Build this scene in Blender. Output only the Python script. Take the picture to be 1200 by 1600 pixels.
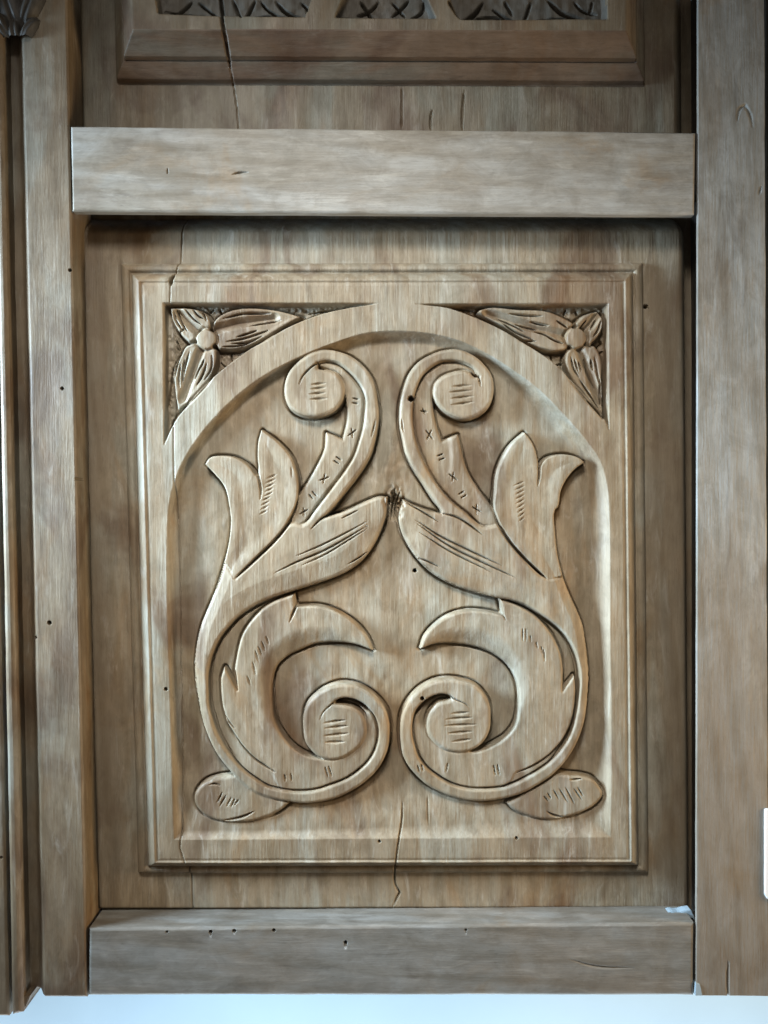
import bpy, math
import numpy as np

# ------------------------------------------------------------------ setup
for o in list(bpy.data.objects):
    bpy.data.objects.remove(o)
SC = bpy.context.scene
COL = SC.collection
S = 0.0005                    # metres per tracing unit
D = 1250.0                    # camera distance and focal length in tracing units
VB = 1590.0                   # tracing row that is z = 0 (foot of the door)

def W(u, v, h):
    """point of the door seen at tracing position (u, v) and standing h units proud of the carved face"""
    k = 1.0 - h / D
    return (np.asarray(u, float) - 600) * k, 800 + (np.asarray(v, float) - 800) * k

def world(x, y, h):
    return x * S, -h * S, (VB - y) * S

cam = bpy.data.cameras.new('camera')
cam.sensor_fit = 'VERTICAL'
cam.sensor_height = 36.0
cam.lens = 36.0 * D / 1600.0
cam.clip_start = 0.01
cam.clip_end = 50
camo = bpy.data.objects.new('camera', cam)
camo.location = (0, -D * S, (VB - 800) * S)
camo.rotation_euler = (math.radians(90), 0, 0)
COL.objects.link(camo)
SC.camera = camo

wd = bpy.data.worlds.new('World')
SC.world = wd
wd.use_nodes = True
bg = wd.node_tree.nodes['Background']
bg.inputs['Color'].default_value = (0.80, 0.72, 0.63, 1)
bg.inputs['Strength'].default_value = 0.20

def area(name, loc, target, sx, sy, power, color, spread=180):
    l = bpy.data.lights.new(name, 'AREA')
    l.shape = 'RECTANGLE'; l.size = sx; l.size_y = sy
    l.energy = power; l.color = color
    l.spread = math.radians(spread)
    o = bpy.data.objects.new(name, l)
    o.location = loc
    from mathutils import Vector
    o.rotation_euler = (Vector(target) - Vector(loc)).to_track_quat('-Z', 'Y').to_euler()
    COL.objects.link(o)
ZC = (VB - 800) * S
area('window_light', (-0.85, -0.20, ZC + 0.20), (0.06, 0, ZC - 0.07), 0.22, 0.34, 5.4, (0.60, 0.80, 1.0), 60)
area('room_light', (-0.16, -0.74, ZC + 0.70), (0.0, 0, ZC - 0.02), 0.30, 0.20, 1.10, (1.0, 0.955, 0.89), 48)
area('warm_bounce_light', (0.80, -0.17, ZC - 0.12), (0.0, 0, ZC - 0.16), 0.18, 0.34, 2.3, (1.0, 0.70, 0.38), 110)  # stands in for warm light bounced from the right
area('wall_fill_light', (0.0, -0.02, -0.60), (0.0, 0.16, -0.03), 1.1, 0.1, 12.5, (0.78, 0.90, 1.0))  # added fill below the frame, no visible source; brightens the wall strip

SC.view_settings.view_transform = 'Standard'
SC.view_settings.look = 'None'
SC.view_settings.exposure = 0.02
SC.view_settings.gamma = 1.0

# ------------------------------------------------------------------ materials
def wood(name, axis, tan, grey, brown, white=0.35, greyness=0.5, rough=0.5, dark=1.0, seed=0.0, brownness=0.5, residue=False):
    m = bpy.data.materials.new(name)
    m.use_nodes = True
    nt = m.node_tree
    N, L = nt.nodes, nt.links
    b = N['Principled BSDF']
    tc = N.new('ShaderNodeTexCoord')
    def noise(sc_along, sc_across, detail=3, rough_=0.55, off=0.0, dist=0.0):
        mp = N.new('ShaderNodeMapping')
        mp.inputs['Location'].default_value = (off + seed, off * .7 + seed, off * 1.3 + seed)
        s = [sc_across, sc_across, sc_across]
        s[2 if axis == 'z' else 0] = sc_along
        mp.inputs['Scale'].default_value = s
        L.new(tc.outputs['Object'], mp.inputs['Vector'])
        n = N.new('ShaderNodeTexNoise')
        n.inputs['Scale'].default_value = 1.0
        n.inputs['Detail'].default_value = detail
        n.inputs['Roughness'].default_value = rough_
        n.inputs['Distortion'].default_value = dist
        L.new(mp.outputs['Vector'], n.inputs['Vector'])
        return n.outputs['Fac']
    def ramp(fac, lo, hi, a=0.0, c=1.0):
        r = N.new('ShaderNodeMapRange')
        r.interpolation_type = 'SMOOTHSTEP'
        r.inputs['From Min'].default_value = lo; r.inputs['From Max'].default_value = hi
        r.inputs['To Min'].default_value = a; r.inputs['To Max'].default_value = c
        L.new(fac, r.inputs['Value'])
        return r.outputs['Result']
    def mix(fac, A, B, mode='MIX'):
        x = N.new('ShaderNodeMix'); x.data_type = 'RGBA'; x.blend_type = mode
        for k, val in ((0, fac), (6, A), (7, B)):
            if isinstance(val, (tuple, list)):
                x.inputs[k].default_value = (*val, 1)
            elif isinstance(val, float):
                x.inputs[k].default_value = val
            else:
                L.new(val, x.inputs[k])
        return x.outputs[2]
    c = mix(ramp(noise(7, 26, 4, off=1.0, dist=.6), 0.62 - .3 * greyness, 0.80 - .3 * greyness), tan, grey)
    c = mix(ramp(noise(9, 17, 4, off=5.0, dist=.8), 0.62 - .22 * brownness, 0.82 - .22 * brownness, 0, .85), c, brown)
    c = mix(ramp(noise(13, 130, 5, .62, off=9.0, dist=.8), 0.30, 0.72, 0.0, 1.0), mix(1.0, c, (.87, .85, .82), 'MULTIPLY'), mix(1.0, c, (1.07, 1.07, 1.07), 'MULTIPLY'))
    c = mix(ramp(noise(38, 62, 5, .7, off=11.0, dist=.6), 0.36, 0.64), mix(1.0, c, (.86, .845, .82), 'MULTIPLY'), mix(1.0, c, (1.08,) * 3, 'MULTIPLY'))
    c = mix(ramp(noise(24, 120, 5, .65, off=13.0, dist=1.0), 0.54, 0.74, 0, white), c, (.50, .48, .42))
    c = mix(ramp(noise(14, 60, 5, .65, off=23.0, dist=1.0), 0.56, 0.72, 0, .4), c, tuple(x * .55 for x in brown))
    c = mix(ramp(noise(55, 900, 3, off=17.0), 0.35, 0.70, 0.0, 1.0), mix(1.0, c, (.94, .935, .93), 'MULTIPLY'), mix(1.0, c, (1.02,) * 3, 'MULTIPLY'))
    # broad warm patches of old finish that soaked in
    c = mix(ramp(noise(6, 11, 5, .62, off=71.0, dist=1.4), 0.62 - .16 * brownness, 0.74 - .12 * brownness, 0, .55), c, mix(1.0, c, (.93, .72, .50), 'MULTIPLY'))
    if residue == 'z':
        # lower half of the upright keeps more of its old brown finish
        sx = N.new('ShaderNodeSeparateXYZ'); L.new(tc.outputs['Object'], sx.inputs[0])
        wob_ = N.new('ShaderNodeMath'); wob_.operation = 'MULTIPLY_ADD'
        L.new(noise(4, 24, 5, .6, off=61.0, dist=1.0), wob_.inputs[0]); wob_.inputs[1].default_value = -.45
        L.new(sx.outputs['Z'], wob_.inputs[2])
        c = mix(ramp(wob_.outputs[0], -.06, .16, .62, 0), c, (.165, .13, .09))
    elif residue:
        # the old brown finish survives in patches on the flat margin, where it was never scraped
        sx = N.new('ShaderNodeSeparateXYZ'); L.new(tc.outputs['Object'], sx.inputs[0])
        ab = N.new('ShaderNodeMath'); ab.operation = 'ABSOLUTE'
        sh = N.new('ShaderNodeMath'); sh.operation = 'ADD'; sh.inputs[1].default_value = -.001
        L.new(sx.outputs['X'], sh.inputs[0]); L.new(sh.outputs[0], ab.inputs[0])
        wob_ = N.new('ShaderNodeMath'); wob_.operation = 'MULTIPLY_ADD'
        L.new(noise(5, 22, 5, .6, off=61.0, dist=1.0), wob_.inputs[0]); wob_.inputs[1].default_value = .085
        L.new(ab.outputs[0], wob_.inputs[2])
        c = mix(ramp(wob_.outputs[0], .247, .275, 0, .62), c, (.150, .112, .072))
    # growth lines: bands of the solid timber, so carved slopes cut across them
    mp = N.new('ShaderNodeMapping')
    mp.inputs['Location'].default_value = (seed, seed, seed)
    mp.inputs['Scale'].default_value = (1.0, 1.4, .10) if axis == 'z' else (.10, 1.4, 1.0)
    L.new(tc.outputs['Object'], mp.inputs['Vector'])
    wv = N.new('ShaderNodeTexWave'); wv.wave_type = 'BANDS'; wv.bands_direction = 'DIAGONAL'
    wv.inputs['Scale'].default_value = 34.0; wv.inputs['Distortion'].default_value = 5.0
    wv.inputs['Detail'].default_value = 3.0; wv.inputs['Detail Scale'].default_value = .8
    L.new(mp.outputs['Vector'], wv.inputs['Vector'])
    c = mix(ramp(wv.outputs['Fac'], 0.0, 0.55, 0.0, 1.0), mix(1.0, c, (.89, .87, .84), 'MULTIPLY'), c)
    # open pores, short dark dashes along the grain
    c = mix(ramp(noise(120, 1700, 2, off=53.0), 0.62, 0.72, 0, .32), c, tuple(x * .45 for x in brown))
    if dark != 1.0:
        c = mix(1.0, c, (dark,) * 3, 'MULTIPLY')
    L.new(c, b.inputs['Base Color'])
    r = ramp(noise(15, 60, 3, off=31.0), 0.3, 0.7, rough - .04, rough + .16)
    L.new(r, b.inputs['Roughness'])
    b.inputs['Specular IOR Level'].default_value = 0.35
    f1 = noise(45, 700, 4, off=41.0)
    f2 = noise(260, 420, 2, off=47.0)
    ad = N.new('ShaderNodeMath'); ad.operation = 'MULTIPLY_ADD'
    L.new(f2, ad.inputs[0]); ad.inputs[1].default_value = 0.5; L.new(f1, ad.inputs[2])
    bp = N.new('ShaderNodeBump')
    bp.inputs['Strength'].default_value = 0.35
    bp.inputs['Distance'].default_value = 0.0008
    L.new(ad.outputs[0], bp.inputs['Height'])
    L.new(bp.outputs['Normal'], b.inputs['Normal'])
    return m

TAN, GREY, BROWN = (.268, .22, .152), (.29, .27, .214), (.148, .10, .063)
M_PANEL = wood('carved_wood', 'z', TAN, GREY, BROWN, .40, .55, .50, 1.0, 0.0, .55, True)
M_PANEL2 = wood('upper_panel_wood', 'z', (.20, .165, .115), (.19, .18, .14), (.115, .075, .05), .2, .5, .5, .9, 3.3, .6)
M_STILE = wood('stile_wood', 'z', (.20, .158, .106), (.225, .208, .166), (.115, .08, .051), .25, .5, .5, .95, 7.7, .7)
M_STILE2 = wood('right_stile_wood', 'z', (.235, .225, .20), (.285, .295, .285), (.16, .14, .115), .22, .95, .5, 1.0, 11.1, .3, 'z')
M_RAIL = wood('rail_wood', 'x', (.255, .235, .195), (.29, .285, .26), (.19, .155, .118), .3, .8, .5, 1.0, 15.2, .2)
M_RAIL2 = wood('lower_rail_wood', 'x', (.19, .178, .155), (.20, .202, .19), (.125, .112, .092), .15, .8, .5, 1.0, 19.4, .35)
M_MOULD = wood('red_brown_wood', 'x', (.165, .118, .082), (.15, .13, .10), (.105, .066, .044), .1, .45, .5, 1.0, 5.1, .6)
M_RECESS = wood('dark_grey_wood', 'z', (.115, .105, .088), (.125, .122, .108), (.075, .06, .046), .12, .6, .55, 1.0, 6.6, .4)  # darker grey wood for the floors of the sunk carving
M_DARK = wood('shade_dark_wood', 'z', (.042, .038, .032), (.045, .045, .042), (.03, .025, .02), .03, .5, .5, 1.0, 2.2)  # shade put into the colour, for parts that lie in shadow

def plain(name, col, rough):
    m = bpy.data.materials.new(name); m.use_nodes = True
    nt = m.node_tree; b = nt.nodes['Principled BSDF']
    n = nt.nodes.new('ShaderNodeTexNoise'); n.inputs['Scale'].default_value = 14; n.inputs['Detail'].default_value = 5
    tc = nt.nodes.new('ShaderNodeTexCoord'); nt.links.new(tc.outputs['Object'], n.inputs['Vector'])
    x = nt.nodes.new('ShaderNodeMix'); x.data_type = 'RGBA'
    x.inputs[6].default_value = (*[c * .93 for c in col], 1); x.inputs[7].default_value = (*[min(1, c * 1.05) for c in col], 1)
    nt.links.new(n.outputs['Fac'], x.inputs[0]); nt.links.new(x.outputs[2], b.inputs['Base Color'])
    b.inputs['Roughness'].default_value = rough
    return m
M_WALL = plain('pale_blue_paint', (.55, .74, .88), .7)
M_WHITE = plain('white_enamel', (.78, .82, .85), .4)
M_GAP_PUTTY = plain('gap_light_putty', (.27, .35, .40), .8)  # pale blue of light coming through a gap, shared with the putty

# ------------------------------------------------------------------ numeric helpers
def sstep(x, a=0.0, b=1.0):
    t = np.clip((x - a) / (b - a), 0, 1)
    return t * t * (3 - 2 * t)

_rng = np.random.default_rng(7)
_tab = _rng.random((256, 256))
def vnoise(x, y, seed=0):
    x = np.asarray(x) + seed * 17.3; y = np.asarray(y) + seed * 31.7
    xi = np.floor(x).astype(int); yi = np.floor(y).astype(int)
    fx = x - xi; fy = y - yi
    fx = fx * fx * (3 - 2 * fx); fy = fy * fy * (3 - 2 * fy)
    g = lambda i, j: _tab[(yi + j) % 256, (xi + i) % 256]
    return (g(0, 0) * (1 - fx) + g(1, 0) * fx) * (1 - fy) + (g(0, 1) * (1 - fx) + g(1, 1) * fx) * fy - .5

def smooth(pts, closed=True, corner=52, n=5):
    """Hermite curve through traced points; sharp turns stay sharp"""
    P = np.array(pts, float)
    k = len(P)
    nxt = np.roll(P, -1, 0); prv = np.roll(P, 1, 0)
    if not closed:
        nxt[-1] = P[-1]; prv[0] = P[0]
    a = P - prv; b = nxt - P
    la = np.linalg.norm(a, axis=1) + 1e-9; lb = np.linalg.norm(b, axis=1) + 1e-9
    ang = np.degrees(np.arccos(np.clip((a * b).sum(1) / (la * lb), -1, 1)))
    sharp = ang > corner
    if not closed:
        sharp[0] = sharp[-1] = True
    tdir = a / la[:, None] + b / lb[:, None]
    tdir /= (np.linalg.norm(tdir, axis=1) + 1e-9)[:, None]
    out = []
    for i in range(k if closed else k - 1):
        j = (i + 1) % k
        p, q = P[i], P[j]; d = q - p; l = np.linalg.norm(d)
        t0 = d if sharp[i] else tdir[i] * l
        t1 = d if sharp[j] else tdir[j] * l
        m = n if l > 4 else 2
        for s in np.arange(m) / m:
            out.append((2*s**3 - 3*s*s + 1) * p + (s**3 - 2*s*s + s) * t0 + (-2*s**3 + 3*s*s) * q + (s**3 - s*s) * t1)
    if not closed:
        out.append(P[-1])
    return np.array(out)

class Field:
    """height field over a (slightly skewed) grid of tracing positions"""
    def __init__(s, U, V):
        s.U, s.V = U, V
        s.ny, s.nx = U.shape
        s.umin, s.umax = U.min(0), U.max(0)      # per column
        s.vmin, s.vmax = V.min(1), V.max(1)      # per row
        s.H = np.zeros_like(U)
        s.lab = np.zeros(U.shape, int)
    def win(s, u0, u1, v0, v1):
        c = np.nonzero((s.umax >= u0) & (s.umin <= u1))[0]
        r = np.nonzero((s.vmax >= v0) & (s.vmin <= v1))[0]
        if len(c) == 0 or len(r) == 0:
            return None
        return slice(r[0], r[-1] + 1), slice(c[0], c[-1] + 1)
    def dist(s, Q, R, closed):
        dd = np.full(s.U.shape, R * 1.0)
        tt = np.zeros(s.U.shape)
        k = len(Q)
        seglen = np.linalg.norm(np.diff(Q, axis=0), axis=1)
        cum = np.concatenate([[0], np.cumsum(seglen)]); tot = cum[-1] + 1e-9
        for i in range(k if closed else k - 1):
            p, q = Q[i], Q[(i + 1) % k]
            w = s.win(min(p[0], q[0]) - R, max(p[0], q[0]) + R, min(p[1], q[1]) - R, max(p[1], q[1]) + R)
            if w is None:
                continue
            x = s.U[w] - p[0]; y = s.V[w] - p[1]
            dx, dy = q - p
            l2 = dx * dx + dy * dy + 1e-9
            t = np.clip((x * dx + y * dy) / l2, 0, 1)
            d = np.hypot(x - t * dx, y - t * dy)
            sub = dd[w]; m = d < sub
            sub[m] = d[m]
            if not closed:
                ts = tt[w]; ts[m] = (cum[i] + t[m] * math.sqrt(l2)) / tot
        return dd, tt
    def sdf(s, pts, R=30, sm=True, corner=52):
        Q = smooth(pts, True, corner) if sm else np.array(pts, float)
        dd, _ = s.dist(Q, R, True)
        ins = np.zeros(s.U.shape, bool)
        k = len(Q)
        for i in range(k):
            p, q = Q[i], Q[(i + 1) % k]
            if p[1] == q[1]:
                continue
            w = s.win(-1e9, max(p[0], q[0]), min(p[1], q[1]), max(p[1], q[1]))
            if w is None:
                continue
            v = s.V[w]
            c = ((p[1] > v) != (q[1] > v)) & (s.U[w] < p[0] + (v - p[1]) / (q[1] - p[1]) * (q[0] - p[0]))
            ins[w] ^= c
        return np.where(ins, dd, -dd)
    def groove(s, pts, w=2.0, depth=4.0, taper=.25, sm=True, power=1.3, ends=(1, 1)):
        Q = smooth(pts, False) if (sm and len(pts) > 2) else np.array(pts, float)
        d, t = s.dist(Q, w + 1.5, False)
        k = np.ones_like(t)
        if taper > 0:
            if ends[0]: k = np.minimum(k, np.clip(t / taper, 0.02, 1))
            if ends[1]: k = np.minimum(k, np.clip((1 - t) / taper, 0.02, 1))
        k = np.sqrt(k)
        s.H -= 1.7 * depth * k * np.clip(1 - d / (w * k + 1e-6), 0, 1) ** power
    def pit(s, u, v, r=2.6, depth=26):
        d = np.hypot(s.U - u, s.V - v)
        s.H -= depth * sstep(r + .5 - d, 0, 1.0)

def grid_lines(a, b, step, fine=(), pits=()):
    """positions from a to b; `fine` are (lo, hi, step) ranges"""
    edges = sorted({a, b, *[f[0] for f in fine], *[f[1] for f in fine]})
    edges = [e for e in edges if a <= e <= b]
    out = [a]
    for lo, hi in zip(edges[:-1], edges[1:]):
        st = step
        for f in fine:
            if f[0] <= (lo + hi) / 2 <= f[1]:
                st = min(st, f[2])
        n = max(1, int(round((hi - lo) / st)))
        out.extend((lo + (hi - lo) * np.arange(1, n + 1) / n).tolist())
    return np.array(out)

# ------------------------------------------------------------------ mesh output
def emit(name, co, faces, nrm, mat, parent, smooth_faces=None):
    me = bpy.data.meshes.new(name)
    nv = len(co); nf = len(faces)
    me.vertices.add(nv); me.vertices.foreach_set('co', np.ascontiguousarray(co, np.float32).ravel())
    me.loops.add(nf * 4); me.loops.foreach_set('vertex_index', np.ascontiguousarray(faces, np.int32).ravel())
    me.polygons.add(nf)
    me.polygons.foreach_set('loop_start', np.arange(nf, dtype=np.int32) * 4)
    me.polygons.foreach_set('use_smooth', np.ones(nf, bool))
    me.update(calc_edges=True)
    if nrm is not None:
        me.normals_split_custom_set_from_vertices(np.ascontiguousarray(nrm, np.float32))
    me.materials.append(mat)
    o = bpy.data.objects.new(name, me)
    COL.objects.link(o)
    if parent is not None:
        o.parent = parent
        o.matrix_parent_inverse.identity()
    return o

def front_arrays(X, Y, H):
    wx, wy, wz = world(X, Y, H)
    P = np.stack([wx, wy, wz], -1)
    du = np.gradient(P, axis=1); dv = np.gradient(P, axis=0)
    n = np.cross(dv, du)
    n /= np.linalg.norm(n, axis=-1, keepdims=True) + 1e-12
    n[n[..., 1] > 0] *= -1
    return P, n

def quads(ny, nx):
    i = np.arange(ny * nx).reshape(ny, nx)
    return np.stack([i[:-1, :-1], i[1:, :-1], i[1:, 1:], i[:-1, 1:]], -1).reshape(-1, 4)

def skirt(P, back, ctr=None):
    """side walls and back of a slab, as separate flat faces"""
    ny, nx = P.shape[:2]
    yb = -back * S
    co, fc, nr = [], [], []
    base = 0
    for line, nv in ((P[0], (0, 0, 1)), (P[-1], (0, 0, -1)), (P[:, 0], (-1, 0, 0)), (P[:, -1], (1, 0, 0))):
        k = len(line)
        b = line.copy(); b[:, 1] = yb
        co += [line, b]; nr += [np.tile(nv, (2 * k, 1))]
        a = np.arange(k - 1) + base
        fc.append(np.stack([a, a + k, a + k + 1, a + 1], -1))
        base += 2 * k
    c = np.array([P[0, 0], P[0, -1], P[-1, -1], P[-1, 0]]); c[:, 1] = yb
    co.append(c); nr.append(np.tile((0, 1, 0), (4, 1)))
    fc.append(np.array([[base, base + 1, base + 2, base + 3]]))
    co, fc, nr = np.concatenate(co), np.concatenate(fc), np.concatenate(nr)
    gn = np.cross(co[fc[:, 2]] - co[fc[:, 0]], co[fc[:, 3]] - co[fc[:, 1]])
    flip = (gn * nr[fc[:, 0]]).sum(1) < 0
    fc[flip] = fc[flip][:, ::-1]
    return co, fc, nr

def slab(name, quad, h, back, mat, parent, step=6, profile=None, detail=None, pits=(), round_=3.0, wob=.9, seed=0, refine=()):
    """a timber: hand-planed front over a four-cornered outline, worn arrises, real sides and back"""
    q = np.array(quad, float)
    wpx = np.linalg.norm(q[1] - q[0]); hpx = np.linalg.norm(q[3] - q[0])
    def lines(n_px, which):
        st = step
        L = np.concatenate([np.linspace(0, 1, max(3, int(n_px / st)) + 1),
                            np.array([.5, 1, 1.8, 2.6, 3.5, 5]) / n_px, 1 - np.array([.5, 1, 1.8, 2.6, 3.5, 5]) / n_px])
        for p in pits:
            if which == 0:
                c = (p[1] - q[0][1]) / (q[3][1] - q[0][1])
                e = [(1 - c) * q[0][0] + c * q[3][0], (1 - c) * q[1][0] + c * q[2][0]]
                c = (p[0] - e[0]) / (e[1] - e[0])
            else:
                c = (p[1] - q[0][1]) / (q[3][1] - q[0][1])
            r = p[2] + 1.5
            L = np.concatenate([L, c + np.linspace(-r, r, 13) / n_px])
        for (u0, v0, u1, v1) in refine:
            c0 = (v0 - q[0][1]) / (q[3][1] - q[0][1]); c1 = (v1 - q[0][1]) / (q[3][1] - q[0][1])
            if which == 0:
                cm = (c0 + c1) / 2
                a0 = (1 - cm) * q[0][0] + cm * q[3][0]; a1 = (1 - cm) * q[1][0] + cm * q[2][0]
                c0 = (u0 - a0) / (a1 - a0); c1 = (u1 - a0) / (a1 - a0)
            L = np.concatenate([L, np.linspace(c0, c1, int(abs(c1 - c0) * n_px / 1.3) + 2)])
        if profile is not None and which == 0:
            L = np.concatenate([L, np.linspace(0, 1, int(n_px / 1.5))])
        L = np.unique(np.round(L[(L >= 0) & (L <= 1)], 5))
        return L
    s = lines(wpx, 0); t = lines(hpx, 1)
    ss, tt = np.meshgrid(s, t)
    U = (q[0][0] * (1 - ss) + q[1][0] * ss) * (1 - tt) + (q[3][0] * (1 - ss) + q[2][0] * ss) * tt
    V = (q[0][1] * (1 - ss) + q[1][1] * ss) * (1 - tt) + (q[3][1] * (1 - ss) + q[2][1] * ss) * tt
    F = Field(U, V)
    e = np.minimum(np.minimum(ss * wpx, (1 - ss) * wpx), np.minimum(tt * hpx, (1 - tt) * hpx))
    F.H += h - round_ * np.clip(1 - e / (round_ * 1.4), 0, 1) ** 2
    F.H += wob * (vnoise(U / 60, V / 90, seed) + .5 * vnoise(U / 23, V / 40, seed + 3))
    if profile is not None:
        F.H += profile(ss)
    for p in pits:
        F.pit(p[0], p[1], p[2], 26)
    if detail is not None:
        detail(F)
    k = 1.0 - h / D
    # worn, slightly wavy edges
    wav = .8 * vnoise(V / 37, U / 200, seed + 5)
    X = (U - 600) * k + wav * np.where((ss == 0) | (ss == 1), 1, 0)
    Y = 800 + (V - 800) * k + .8 * vnoise(U / 41, V / 200, seed + 6) * np.where((tt == 0) | (tt == 1), 1, 0)
    P, n = front_arrays(X, Y, F.H)
    co, fc, nr = skirt(P, back)
    nv = P.shape[0] * P.shape[1]
    return emit(name, np.concatenate([P.reshape(-1, 3), co]), np.concatenate([quads(*P.shape[:2]), fc + nv]),
                np.concatenate([n.reshape(-1, 3), nr]), mat, parent)

def prism(name, pts, h, back, mat, parent, bevel=1.5):
    """solid plate with the traced outline"""
    import bmesh
    bm = bmesh.new()
    f = []
    for (u, v) in pts:
        x, y = W(u, v, h)
        f.append(bm.verts.new(world(float(x), float(y), h)))
    face = bm.faces.new(f)
    r = bmesh.ops.extrude_face_region(bm, geom=[face])
    for vtx in [g for g in r['geom'] if isinstance(g, bmesh.types.BMVert)]:
        vtx.co.y = -back * S
    bmesh.ops.recalc_face_normals(bm, faces=bm.faces)
    bmesh.ops.bevel(bm, geom=[e for e in bm.edges], offset=bevel * S, segments=2, affect='EDGES', clamp_overlap=True)
    me = bpy.data.meshes.new(name); bm.to_mesh(me); bm.free()
    me.materials.append(mat)
    o = bpy.data.objects.new(name, me); COL.objects.link(o)
    if parent is not None: o.parent = parent
    return o

def thing(name, label, cat, group=None):
    o = bpy.data.objects.new(name, None); COL.objects.link(o)
    o.empty_display_size = .05
    o['label'] = label; o['category'] = cat; o['kind'] = 'thing'
    if group: o['group'] = group
    return o

# ------------------------------------------------------------------ setting
def wall():
    import bmesh
    bm = bmesh.new()
    y = .16
    vs = [bm.verts.new(p) for p in ((-2, y, -1.2), (2, y, -1.2), (2, y, 2.2), (-2, y, 2.2))]
    f = bm.faces.new(vs)
    r = bmesh.ops.extrude_face_region(bm, geom=[f])
    for vtx in [g for g in r['geom'] if isinstance(g, bmesh.types.BMVert)]:
        vtx.co.y += .1
    bmesh.ops.recalc_face_normals(bm, faces=bm.faces)
    me = bpy.data.meshes.new('wall'); bm.to_mesh(me); bm.free(); me.materials.append(M_WALL)
    o = bpy.data.objects.new('wall', me); COL.objects.link(o); o['kind'] = 'structure'
wall()

door = thing('carved_door', 'old bare wooden door with a carved scrollwork panel between plain rails', 'door')

# ------------------------------------------------------------------ lower carved panel
HM = -28.0                       # margin round the raised field
def back(u, v, h=HM):
    x, y = W(u, v, h); return float(x) + 600, float(y)
C00, C10, C11, C01 = back(190, 413), back(1003, 412), back(1012, 1361), back(217, 1363)
def warp(s, t):
    U = (C00[0]*(1-s) + C10[0]*s)*(1-t) + (C01[0]*(1-s) + C11[0]*s)*t
    V = (C00[1]*(1-s) + C10[1]*s)*(1-t) + (C01[1]*(1-s) + C11[1]*s)*t
    return U, V
WP, HP = 810.0, 965.0
gs = grid_lines(-92, WP + 92, 3.0, [(-2, 48, 1.2), (48, WP - 48, 1.12), (WP - 48, WP + 3, 1.2)]) / WP
gt = grid_lines(-95, HP + 85, 3.0, [(-3, 46, 1.2), (46, HP - 36, 1.12), (HP - 36, HP + 3, 1.0)]) / HP
ss, tt = np.meshgrid(gs, gt)
U, V = warp(ss, tt)
F = Field(U, V)

def moulding(ss, tt, WP, HP, wl, wr, wt, wb, prof, h0, h1):
    r = np.minimum(np.minimum(ss * WP / wl, (1 - ss) * WP / wr), np.minimum(tt * HP / wt, (1 - tt) * HP / wb))
    return h0 + (h1 - h0) * np.interp(r, prof[0], prof[1])
PROF = ([-.02, .02, .08, .18, .28, .34, .38, .41, .44, .54, .66, .78, .83, .87, .91, 1.0],
        [0.0, .17, .30, .40, .42, .36, .25, .30, .42, .66, .88, 1.02, 1.03, .95, .97, 1.0])
F.H = moulding(ss, tt, WP, HP, 42, 42, 42, 34, PROF, HM, 0)
r_out = np.minimum(np.minimum(ss * WP, (1 - ss) * WP), np.minimum(tt * HP, (1 - tt) * HP))
# flat margin, dished a little towards the groove in the frame
e_l = ss * WP + 76; e_r = (1 - ss) * WP + 76; e_t = tt * HP + 75; e_b = (1 - tt) * HP + 66
F.H += np.where(r_out < 0, -24 * np.clip(1 - e_t / 26, 0, 1.5) ** 1.5 - 34 * np.clip(1 - e_l / 13, 0, 1.5) ** 1.5
                - 30 * np.clip(1 - e_r / 16, 0, 1.5) ** 1.5 - 30 * np.clip(1 - e_b / 9, 0, 1.5) ** 1.5, 0)
F.H += .9 * vnoise(U / 34, V / 60, 1) + .45 * vnoise(U / 13, V / 22, 2)

# sunk arch
ARCH = [(277,740),(307,687),(357,630),(407,590),(473,555),(523,535),(573,520),(620,517),(667,520),(717,532),(760,552),(800,577),(840,607),
        (880,647),(917,690),(937,720),(948,757),(952,807),(953,913),(953,980),(955,1113),(955,1213),(954,1308),
        (800,1309),(620,1310),(450,1311),(272,1312),(271,1290),(269,1200),(266,1100),(263,1000),(261,920),(261,850),(264,790)]
sa = F.sdf(ARCH, 48)
side = sstep(U, 430, 900)
wl = 12 + 12 * side
top = sstep(-V, -640, -540); wl = wl * (1 - top) + 15 * top
bot = sstep(V, 1190, 1302)
G = -19.0
tw = np.clip(sa / wl, 0, 1)
ground = G * (1 - (1 - tw) ** 1.9) * (1 - .62 * bot)
inside = sa > 0
F.H += ground
F.H += np.where(inside, sstep(sa, 2, 20) * (1.6 * vnoise(U / 26, V / 48, 11) + 1.0 * vnoise(U / 11, V / 15, 12)), 0)
LAB = {}
def shape(pts, top, wallw=3.5, rnd=7.0, rdrop=3.2, dip=7.0, label=None, corner=52, fn=None, R=30):
    """carved relief: steep wall, eased edge, and the tool cut at its foot"""
    sd = F.sdf(pts, R, corner=corner)
    near = sd > -R + .5
    tp = top - rdrop * np.clip(1 - sd / rnd, 0, 1) ** 1.4
    if fn is not None:
        tp = tp + fn(sd)
    k = sstep(sd, -wallw * .75, wallw * .25)
    low = sstep(top - F.H, 4.5, 8.0)          # no tool cut where two raised forms run together
    base = F.H - dip * low * np.exp(-((sd + 2.6) / 1.7) ** 2) * near
    new = np.where(sd > -wallw, np.maximum(base, base * (1 - k) + tp * k), base)
    new = np.where(k >= .999, np.maximum(tp, np.where(low > .5, -99, base)), new)
    F.H = new + np.where(sd > 0, .9 * vnoise(U / 21, V / 27, 21) + .35 * vnoise(U / 7.5, V / 10, 22), 0)
    if label:
        F.lab[sd > -2.2] = label
    return sd

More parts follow.
